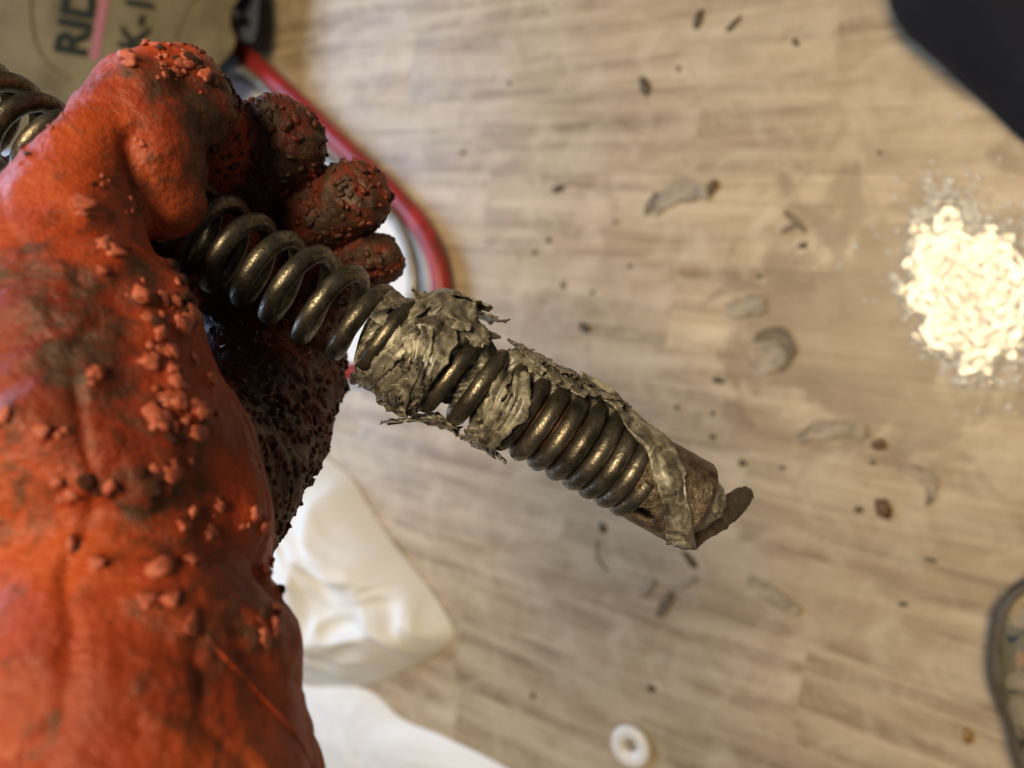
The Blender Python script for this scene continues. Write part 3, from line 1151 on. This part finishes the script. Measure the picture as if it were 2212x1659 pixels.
# ------------------------------------------------------------------ white plastic
def sheet(name, poly, hgt, seed, label, cat, mat, nr=46, na=150, folds=1.0, z0=0.0015, fscale=9.0, floorlift=0.0):
    pts = [F(x, y) for x, y in poly]
    cx = sum(p.x for p in pts) / len(pts)
    cy = sum(p.y for p in pts) / len(pts)
    rim = catmull([(p.x - cx, p.y - cy) for p in pts + [pts[0]]], 14)[:-1]
    na = len(rim)

    def fn(u, v):
        x, y = rim[int(round(v * na)) % na]
        e = u
        q = Vector((cx + x * e, cy + y * e, 0))
        base = (1 - e ** 5) * (0.65 + 0.35 * (1 - e))
        warp = q + Vector((nz(q, 9, seed), nz(q, 9, seed + 2), 0)) * 0.05
        f = 0.60 * ridge(warp, fscale, 2, seed) + 0.34 * (ridge(warp * 1.0 + Vector((q.y * 0.5, 0, 0)), fscale * 2.6, 2, seed + 7) - 0.8)
        z = z0 + hgt * base * max(0.10, 0.75 + 0.45 * folds * f)
        return Vector((x * e, y * e, z))
    me = grid_mesh(name, fn, nr, na, True)
    o = obj(name, me, M[mat], label=label, cat=cat)
    o.location = (cx, cy, 0)
    return o


sheet('plastic_bag', [(660, 930), (705, 985), (760, 1032), (800, 1095), (845, 1165), (905, 1240), (955, 1310), (982, 1368), (955, 1402), (890, 1440), (820, 1472),
                      (740, 1484), (640, 1475), (540, 1420), (420, 1250), (420, 1050), (560, 930)], 0.075, 4.2,
      'crumpled white plastic bag bulging on the floor with a pointed corner', 'bag', 'plastic', nr=70, folds=1.3, fscale=6.0)
sheet('plastic_sheet', [(560, 1440), (700, 1470), (800, 1492), (870, 1552), (960, 1590), (1090, 1655), (1180, 1720), (900, 1800), (500, 1800), (350, 1600), (420, 1450)], 0.018, 8.1,
      'smooth white plastic sheet lying flat below the crumpled bag', 'plastic sheet', 'plastic', folds=0.5)
sheet('plastic_liner', [(430, 160), (520, 175), (600, 232), (690, 312), (770, 390), (845, 470), (880, 560), (878, 650), (845, 740), (700, 820), (400, 860), (100, 840), (-300, 760), (-500, 500), (-300, 300), (150, 240)],
      0.016, 12.7, 'white plastic liner spread under the red machine frame', 'plastic sheet', 'plastic', folds=0.8)

# ------------------------------------------------------------------ person's leg, shoe
leg = chain([(2790, 500, .50, 84), (2510, 202, .535, 80), (2320, 18, .55, 78), (2160, -112, .558, 76), (2200, -320, .60, 64), (2350, -490, .66, 56)])
lp = np.array([list(a) for a, r in leg])
lr = np.array([r for a, r in leg])
Vl, Ql = surface_nets(lambda p: sd_chain(p, leg), (lp - lr[:, None]).min(0) - .02, (lp + lr[:, None]).max(0) + .02, 0.006)
lm = bpy.data.meshes.new('person')
lm.from_pydata(Vl.tolist(), [], Ql.tolist())
lm.update()
bml = bmesh.new()
bml.from_mesh(lm)
for _ in range(4):
    bmesh.ops.smooth_vert(bml, verts=bml.verts, factor=0.5, use_axis_x=True, use_axis_y=True, use_axis_z=True)
bml.normal_update()
ldir = (leg[0][0] - leg[3][0]).normalized()
for v in bml.verts:
    q = v.co - leg[3][0]
    a = q.dot(ldir)
    w_ = q - ldir * a * 0.72
    v.co += v.normal * (0.0045 * ridge(w_, 13, 2, 3.0) + 0.002 * nz(w_, 26, 6))
bml.to_mesh(lm)
bml.free()
LO = Vector(leg[3][0])
lm.transform(Matrix.Translation(-LO))
person = obj('person', lm, M['trouser'], label='person kneeling beside the wet patch, only the knee of dark navy trousers showing', cat='person')
person.location = LO

shoe = obj('shoe', None, label='camouflage patterned shoe with dark rubber edge standing on the wooden floor', cat='shoe')
SO = F(2318, 1610)
shoe.location = SO
half = catmull([(0, 0.130), (0.020, 0.126), (0.038, 0.108), (0.0485, 0.070), (0.0475, 0.030), (0.040, -0.010), (0.034, -0.050), (0.036, -0.100), (0.034, -0.135), (0.018, -0.155), (0, -0.158)], 5)
ring_ = [(-x, y) for x, y in half] + [(x * 0.95, y) for x, y in half[::-1][1:-1]]
sd_ = RIGHT.copy()
sd_.z = 0
nr_ = len(ring_)


def shoe_layer(levels, name, mat):
    vs, fs = [], []
    for k, z, jit in levels:
        for i, (x, y) in enumerate(ring_):
            yy = y + 0.012
            zz = z
            if z > 0.03:
                zz = z * (0.62 + 0.38 * min(1, max(0, (0.13 - y) / 0.20)))
            wob = jit * nz((x * 1, y, z * 2), 40, 2)
            vs.append(Vector((x * k + wob, yy * (0.25 + 0.75 * k) + wob, zz + wob)))
    for l in range(len(levels) - 1):
        for i in range(nr_):
            j = (i + 1) % nr_
            fs.append((l * nr_ + i, l * nr_ + j, (l + 1) * nr_ + j, (l + 1) * nr_ + i))
    fs.append(tuple((len(levels) - 1) * nr_ + i for i in range(nr_)))
    return obj(name, mesh(name, vs, fs), M[mat], shoe)


shoe_layer([(0.98, 0.0, 0), (1.0, 0.004, .0004), (1.0, 0.016, .0006), (0.985, 0.020, .0004), (0.96, 0.022, 0)], 'sole', 'black')
shoe_layer([(0.95, 0.021, 0), (0.965, 0.030, .0015), (0.94, 0.044, .002), (0.86, 0.058, .003), (0.72, 0.068, .003), (0.50, 0.074, .003), (0.25, 0.077, .002)], 'upper', 'camo')
wl = [Vector((x * .985, (y + .012) * .99, 0.0235 + 0.001 * nz((x, y, 0), 60, 1))) for x, y in ring_]
obj('welt', tube_mesh('welt', wl + [wl[0]], lambda t: 0.0062 + 0.0022 * math.sin(t * 61) * math.sin(t * 23), 8), M['sludge'], shoe)
shoe.rotation_euler = (0, 0, math.radians(4))

# ------------------------------------------------------------------ white ring on the floor
prof = [(0.0215, 0.000), (0.0228, 0.003), (0.0215, 0.0062), (0.0180, 0.0075), (0.0120, 0.0070), (0.0085, 0.0050), (0.0068, 0.0022), (0.0062, 0.0)]
wr = obj('plastic_ring', grid_mesh('plastic_ring', lambda u, v: Vector((
    np.interp(u * 7, range(8), [a for a, b in prof]) * math.cos(v * 6.28318),
    np.interp(u * 7, range(8), [a for a, b in prof]) * math.sin(v * 6.28318),
    np.interp(u * 7, range(8), [b for a, b in prof]))), 29, 48, True), M['ring'],
    label='small white plastic ring with a hole lying on the boards', cat='ring')
wr.location = F(1365, 1609, 0.001)
hole = obj('recess', tube_mesh('recess', [(0, 0, 0.0006), (0, 0, 0.0012)], 0.0066, 20), M['scrap'], wr, smooth=False)


# ------------------------------------------------------------------ crumbs and scraps on the floor
def blob_mesh(seed, ax, ay, az, bend=0.0):
    b = bmesh.new()
    bmesh.ops.create_icosphere(b, subdivisions=2, radius=1.0)
    for v in b.verts:
        k = 1 + 0.42 * noise.noise(v.co * 1.2 + Vector((seed * 3.3, 0, seed))) + 0.28 * noise.noise(v.co * 3.0 + Vector((seed, seed * 2.2, 0)))
        v.co = Vector((v.co.x * k * ax, v.co.y * k * ay, max(v.co.z, -0.2) * k * az))
        v.co.y += bend * (v.co.x / ax) ** 2
        v.co.z += 0.2 * az
    me = bpy.data.meshes.new('blob')
    b.to_mesh(me)
    b.free()
    return me


def crumb(px, py, lpx, wpx, ang, seed, name, label, cat, group=None, mat='sludge', bend=0.0):
    p = F(px, py)
    k = (p - CAM).dot(FWD) / FPX
    o = obj(name, blob_mesh(seed, lpx * k / 2, wpx * k / 2, min(wpx, lpx) * k * 0.30, bend * k), M[mat], label=label, cat=cat, group=group)
    o.location = p
    o.rotation_euler = (0, 0, math.radians(ang))
    return o


DL = 'small dark crumb of drain sludge lying loose on the boards'
DG = 'dark sludge crumbs scattered over the floor'
dark = [(1510, 42, 40, 20, 75), (1584, 54, 40, 13, 35), (1718, 92, 20, 11, -60), (1393, 187, 46, 20, -70), (1205, 409, 34, 17, 15), (1155, 546, 13, 10, 0),
        (1216, 616, 16, 12, 80), (1186, 519, 14, 11, 60), (1262, 707, 32, 20, -35), (1552, 822, 30, 14, -15), (1604, 1000, 18, 15, 0), (1855, 1101, 18, 15, 0),
        (1302, 1140, 24, 16, -80), (1490, 1208, 40, 17, -50), (1407, 1487, 17, 15, 0), (1151, 1502, 13, 12, 0), (1466, 148, 13, 10, 70), (1540, 893, 14, 10, 40),
        (1540, 944, 15, 12, 0), (1462, 880, 12, 10, 0), (1690, 1010, 12, 9, 30), (1900, 330, 10, 8, 0), (1360, 575, 12, 9, 80), (1280, 632, 11, 9, 0),
        (1440, 1030, 12, 9, 0), (1735, 530, 18, 14, 0), (1640, 598, 14, 10, 0), (1700, 1300, 15, 10, 20), (1950, 1305, 16, 11, 0), (2010, 1210, 26, 9, -10),
        (1885, 1000, 12, 9, 0), (1610, 655, 12, 9, 0), (2005, 655, 16, 11, 0), (1100, 180, 12, 9, 0), (1000, 330, 13, 10, 0), (1330, 480, 10, 8, 0)]
for i, (x, y, a, b, an) in enumerate(dark):
    crumb(x, y, a, b, an, i + 1.3, 'sludge_crumb', DL, 'crumb', DG)

crumb(1900, 961, 30, 25, 20, 40, 'brown_crumb', 'round brown crumb between the grey flake and curled paper scrap', 'crumb', mat='brown')
crumb(1908, 1096, 46, 34, -60, 41, 'brown_crumb', 'largest brown lump of sludge with a tapered tail on the boards', 'crumb', mat='brown')
crumb(1541, 404, 34, 24, 60, 42, 'brown_crumb', 'reddish brown crumb at the end of a pale smeared scrap', 'crumb', mat='brown')
crumb(2091, 1590, 38, 20, 85, 43, 'ochre_crumb', 'oblong ochre crumb on the floor close to the camouflage shoe', 'crumb', mat='ochre')


def scrap(px, py, lpx, wpx, ang, seed, label, bend=0.0, mat='scrap', curl=0.35):
    p = F(px, py)
    k = (p - CAM).dot(FWD) / FPX
    L, B = lpx * k, wpx * k

    def fn(u, v):
        a, b = u - .5, v - .5
        w = B * (0.45 + 0.55 * math.sin(math.pi * min(max(u, .06), .94)) ** .7) * (1 + 0.35 * nz((u * 5, seed, 1 if b > 0 else 3), 1.1))
        x = a * L + 0.05 * L * nz((v * 6, seed, u * 3), 1.2)
        y = b * w + bend * L * (a * a * 4 - .5)
        z = 0.0012 + 0.45 * curl * B * (abs(b) ** 1.6) * (0.6 + 0.5 * nz((u * 4, seed, 0), 1.5)) + 0.10 * B * abs(nz((u * 6, v * 4, seed), 1.0))
        return Vector((x, y, z))
    o = obj('paper_scrap', grid_mesh('paper_scrap', fn, 22, 11), M[mat], label=label, cat='paper scrap')
    o.location = p
    o.rotation_euler = (0, 0, math.radians(ang))
    solid(o, 0.0009)
    return o


scrap(1612, 664, 84, 46, 5, 1, 'tan square-ish paper scrap touching the folded grey scrap on the boards')
scrap(1680, 735, 92, 34, -25, 2, 'dark arched scrap of wet paper curling over a pale piece', bend=-0.28, mat='fibre', curl=0.7)
scrap(1662, 775, 74, 62, 40, 3, 'pale wet crumpled scrap below the dark arched scrap', mat='scrap', curl=0.5)
scrap(1700, 778, 56, 20, 62, 4, 'narrow dark edge of folded paper beside the pale crumpled scrap', mat='fibre', curl=0.6)
scrap(1797, 932, 136, 44, 8, 5, 'long grey flake of wet paper next to the round brown crumb', bend=-0.10, mat='scrap', curl=0.5)
scrap(1990, 1040, 92, 30, -55, 6, 'curled grey paper scrap bent like a hook', bend=-0.35, mat='scrap', curl=0.7)
scrap(1470, 425, 120, 50, 10, 7, 'pale smeared scrap with a reddish crumb at its end', bend=-0.20, mat='scrap', curl=0.25)
scrap(1408, 440, 50, 20, 60, 8, 'short dark fibre standing at the other end of the smeared scrap', mat='fibre', curl=0.5)
scrap(1718, 478, 66, 13, -50, 9, 'longer arm of a thin twig-like brown fibre', mat='fibre', curl=0.3)
scrap(1703, 494, 34, 12, 25, 10, 'short side arm of the thin twig-like brown fibre', mat='fibre', curl=0.3)
scrap(1670, 1285, 120, 34, -28, 11, 'ragged grey brown paper scrap trailing diagonally along the grain', mat='scrap', curl=0.5)
scrap(1437, 1305, 66, 20, 62, 12, 'dark brown club-shaped sliver below the cable end', mat='fibre', curl=0.5)
scrap(1478, 1260, 60, 16, 30, 13, 'thin sliver linking the club-shaped one to a sludge crumb', mat='scrap', curl=0.3)
scrap(1398, 1268, 54, 18, 50, 14, 'thin greyish sliver lying beside the club-shaped one', mat='scrap', curl=0.3)
scrap(1296, 1200, 70, 10, -70, 15, 'thin tan fibre curved like a bow on the boards', bend=0.2, mat='scrap', curl=0.2)
scrap(2195, 1545, 40, 16, -60, 16, 'small tan flake against the rubber edge of the shoe', mat='ochre', curl=0.2)

# ------------------------------------------------------------------ wet patch with droplets
def dome(n=10, m=4):
    vs = [(0, 0, 1.0)]
    fs = []
    for i in range(1, m + 1):
        a = math.pi / 2 * i / m
        for k in range(n):
            b = 2 * math.pi * k / n
            vs.append((math.sin(a) * math.cos(b), math.sin(a) * math.sin(b), math.cos(a)))
    for k in range(n):
        fs.append((0, 1 + k, 1 + (k + 1) % n))
    for i in range(m - 1):
        for k in range(n):
            k2 = (k + 1) % n
            fs.append((1 + i * n + k, 1 + (i + 1) * n + k, 1 + (i + 1) * n + k2, 1 + i * n + k2))
    return np.array(vs), fs


FC = F(2098, 632)


def film(u, v):
    a = v * 2 * math.pi
    ex = 1 + 0.30 * nz((math.cos(a) * 2, math.sin(a) * 2, 0), 1.0, 3) + 0.22 * nz((math.cos(a) * 7, math.sin(a) * 7, 0), 1.0, 5)
    x = 2098 + math.cos(a) * 150 * u * ex + 40 * math.sin(a) * u
    y = 632 + math.sin(a) * 195 * u * ex
    p = F(x, y)
    z = 0.0004 + 0.0010 * (1 - u ** 6) + (1 - u ** 4) * (0.00036 * nz(p, 170, 1) + 0.00026 * nz(p, 380, 2) + 0.00008 * nz(p, 800, 3))
    return Vector((p.x - FC.x, p.y - FC.y, z))


pud = obj('puddle', grid_mesh('puddle', film, 230, 460, True), M['film'], label='shallow rippled puddle catching the warm lamp on the boards', cat='puddle')
pud.location = FC
dv, df_ = dome()
dm = mesh('water_droplet', dv.tolist(), df_)
rg = random.Random(12)
sing = [(1850, 532, 15), (1815, 573, 14), (1938, 388, 13), (1935, 428, 15), (1940, 500, 17), (1895, 510, 10), (1885, 492, 10), (1920, 545, 13), (1870, 650, 9), (1890, 652, 10),
        (1972, 742, 12), (2045, 795, 16), (2075, 783, 16), (2060, 770, 13), (1955, 690, 14), (2140, 790, 12), (2165, 830, 14), (2190, 820, 14), (2205, 780, 13), (2180, 880, 16),
        (1990, 725, 13), (2160, 345, 12), (2080, 360, 10), (2010, 375, 14), (2040, 420, 14), (2100, 425, 12), (1905, 610, 10), (2120, 815, 12), (2100, 770, 12), (2195, 735, 13)]
for x, y, dpx in sing:
    p = F(x, y)
    k = (p - CAM).dot(FWD) / FPX
    o = obj('water_droplet', dm, M['water'], label='round water droplet with painted-in glint standing apart at the rim of the wet patch', cat='droplet', group='droplets round the wet patch')
    o.location = p
    r = dpx * k / 2
    o.scale = (r * rg.uniform(.9, 1.2), r * rg.uniform(.8, 1.05), r * 0.42)
    o.rotation_euler = (0, 0, rg.random() * 3)
cv, cf = [], []
nd = 0
while nd < 1500:
    x = rg.gauss(2095, 95)
    y = rg.gauss(610 + (x - 2095) * 0.35, 92)
    if x < 1925 + abs(y - 600) * 0.35 or x > 2330:
        continue
    if x < 1990 and rg.random() < 0.5:
        continue
    p = F(x, y)
    k = (p - CAM).dot(FWD) / FPX
    r = rg.uniform(6, 17) * k / 2 * (1.25 if rg.random() < .2 else 1)
    a = rg.random() * 3
    R = np.array([[math.cos(a) * r * 1.25, math.sin(a) * r * 1.25, 0], [-math.sin(a) * r * .9, math.cos(a) * r * .9, 0], [0, 0, r * 0.36]])
    cv.append(dv @ R + np.array(p))
    b0 = nd * len(dv)
    cf += [tuple(b0 + q for q in f) for f in df_]
    nd += 1
obj('water_droplets', mesh('water_droplets', np.concatenate(cv).tolist(), cf), M['water'],
    label='dense glistening crowd of water droplets covering the wet patch of floor', cat='droplets', kind='stuff')
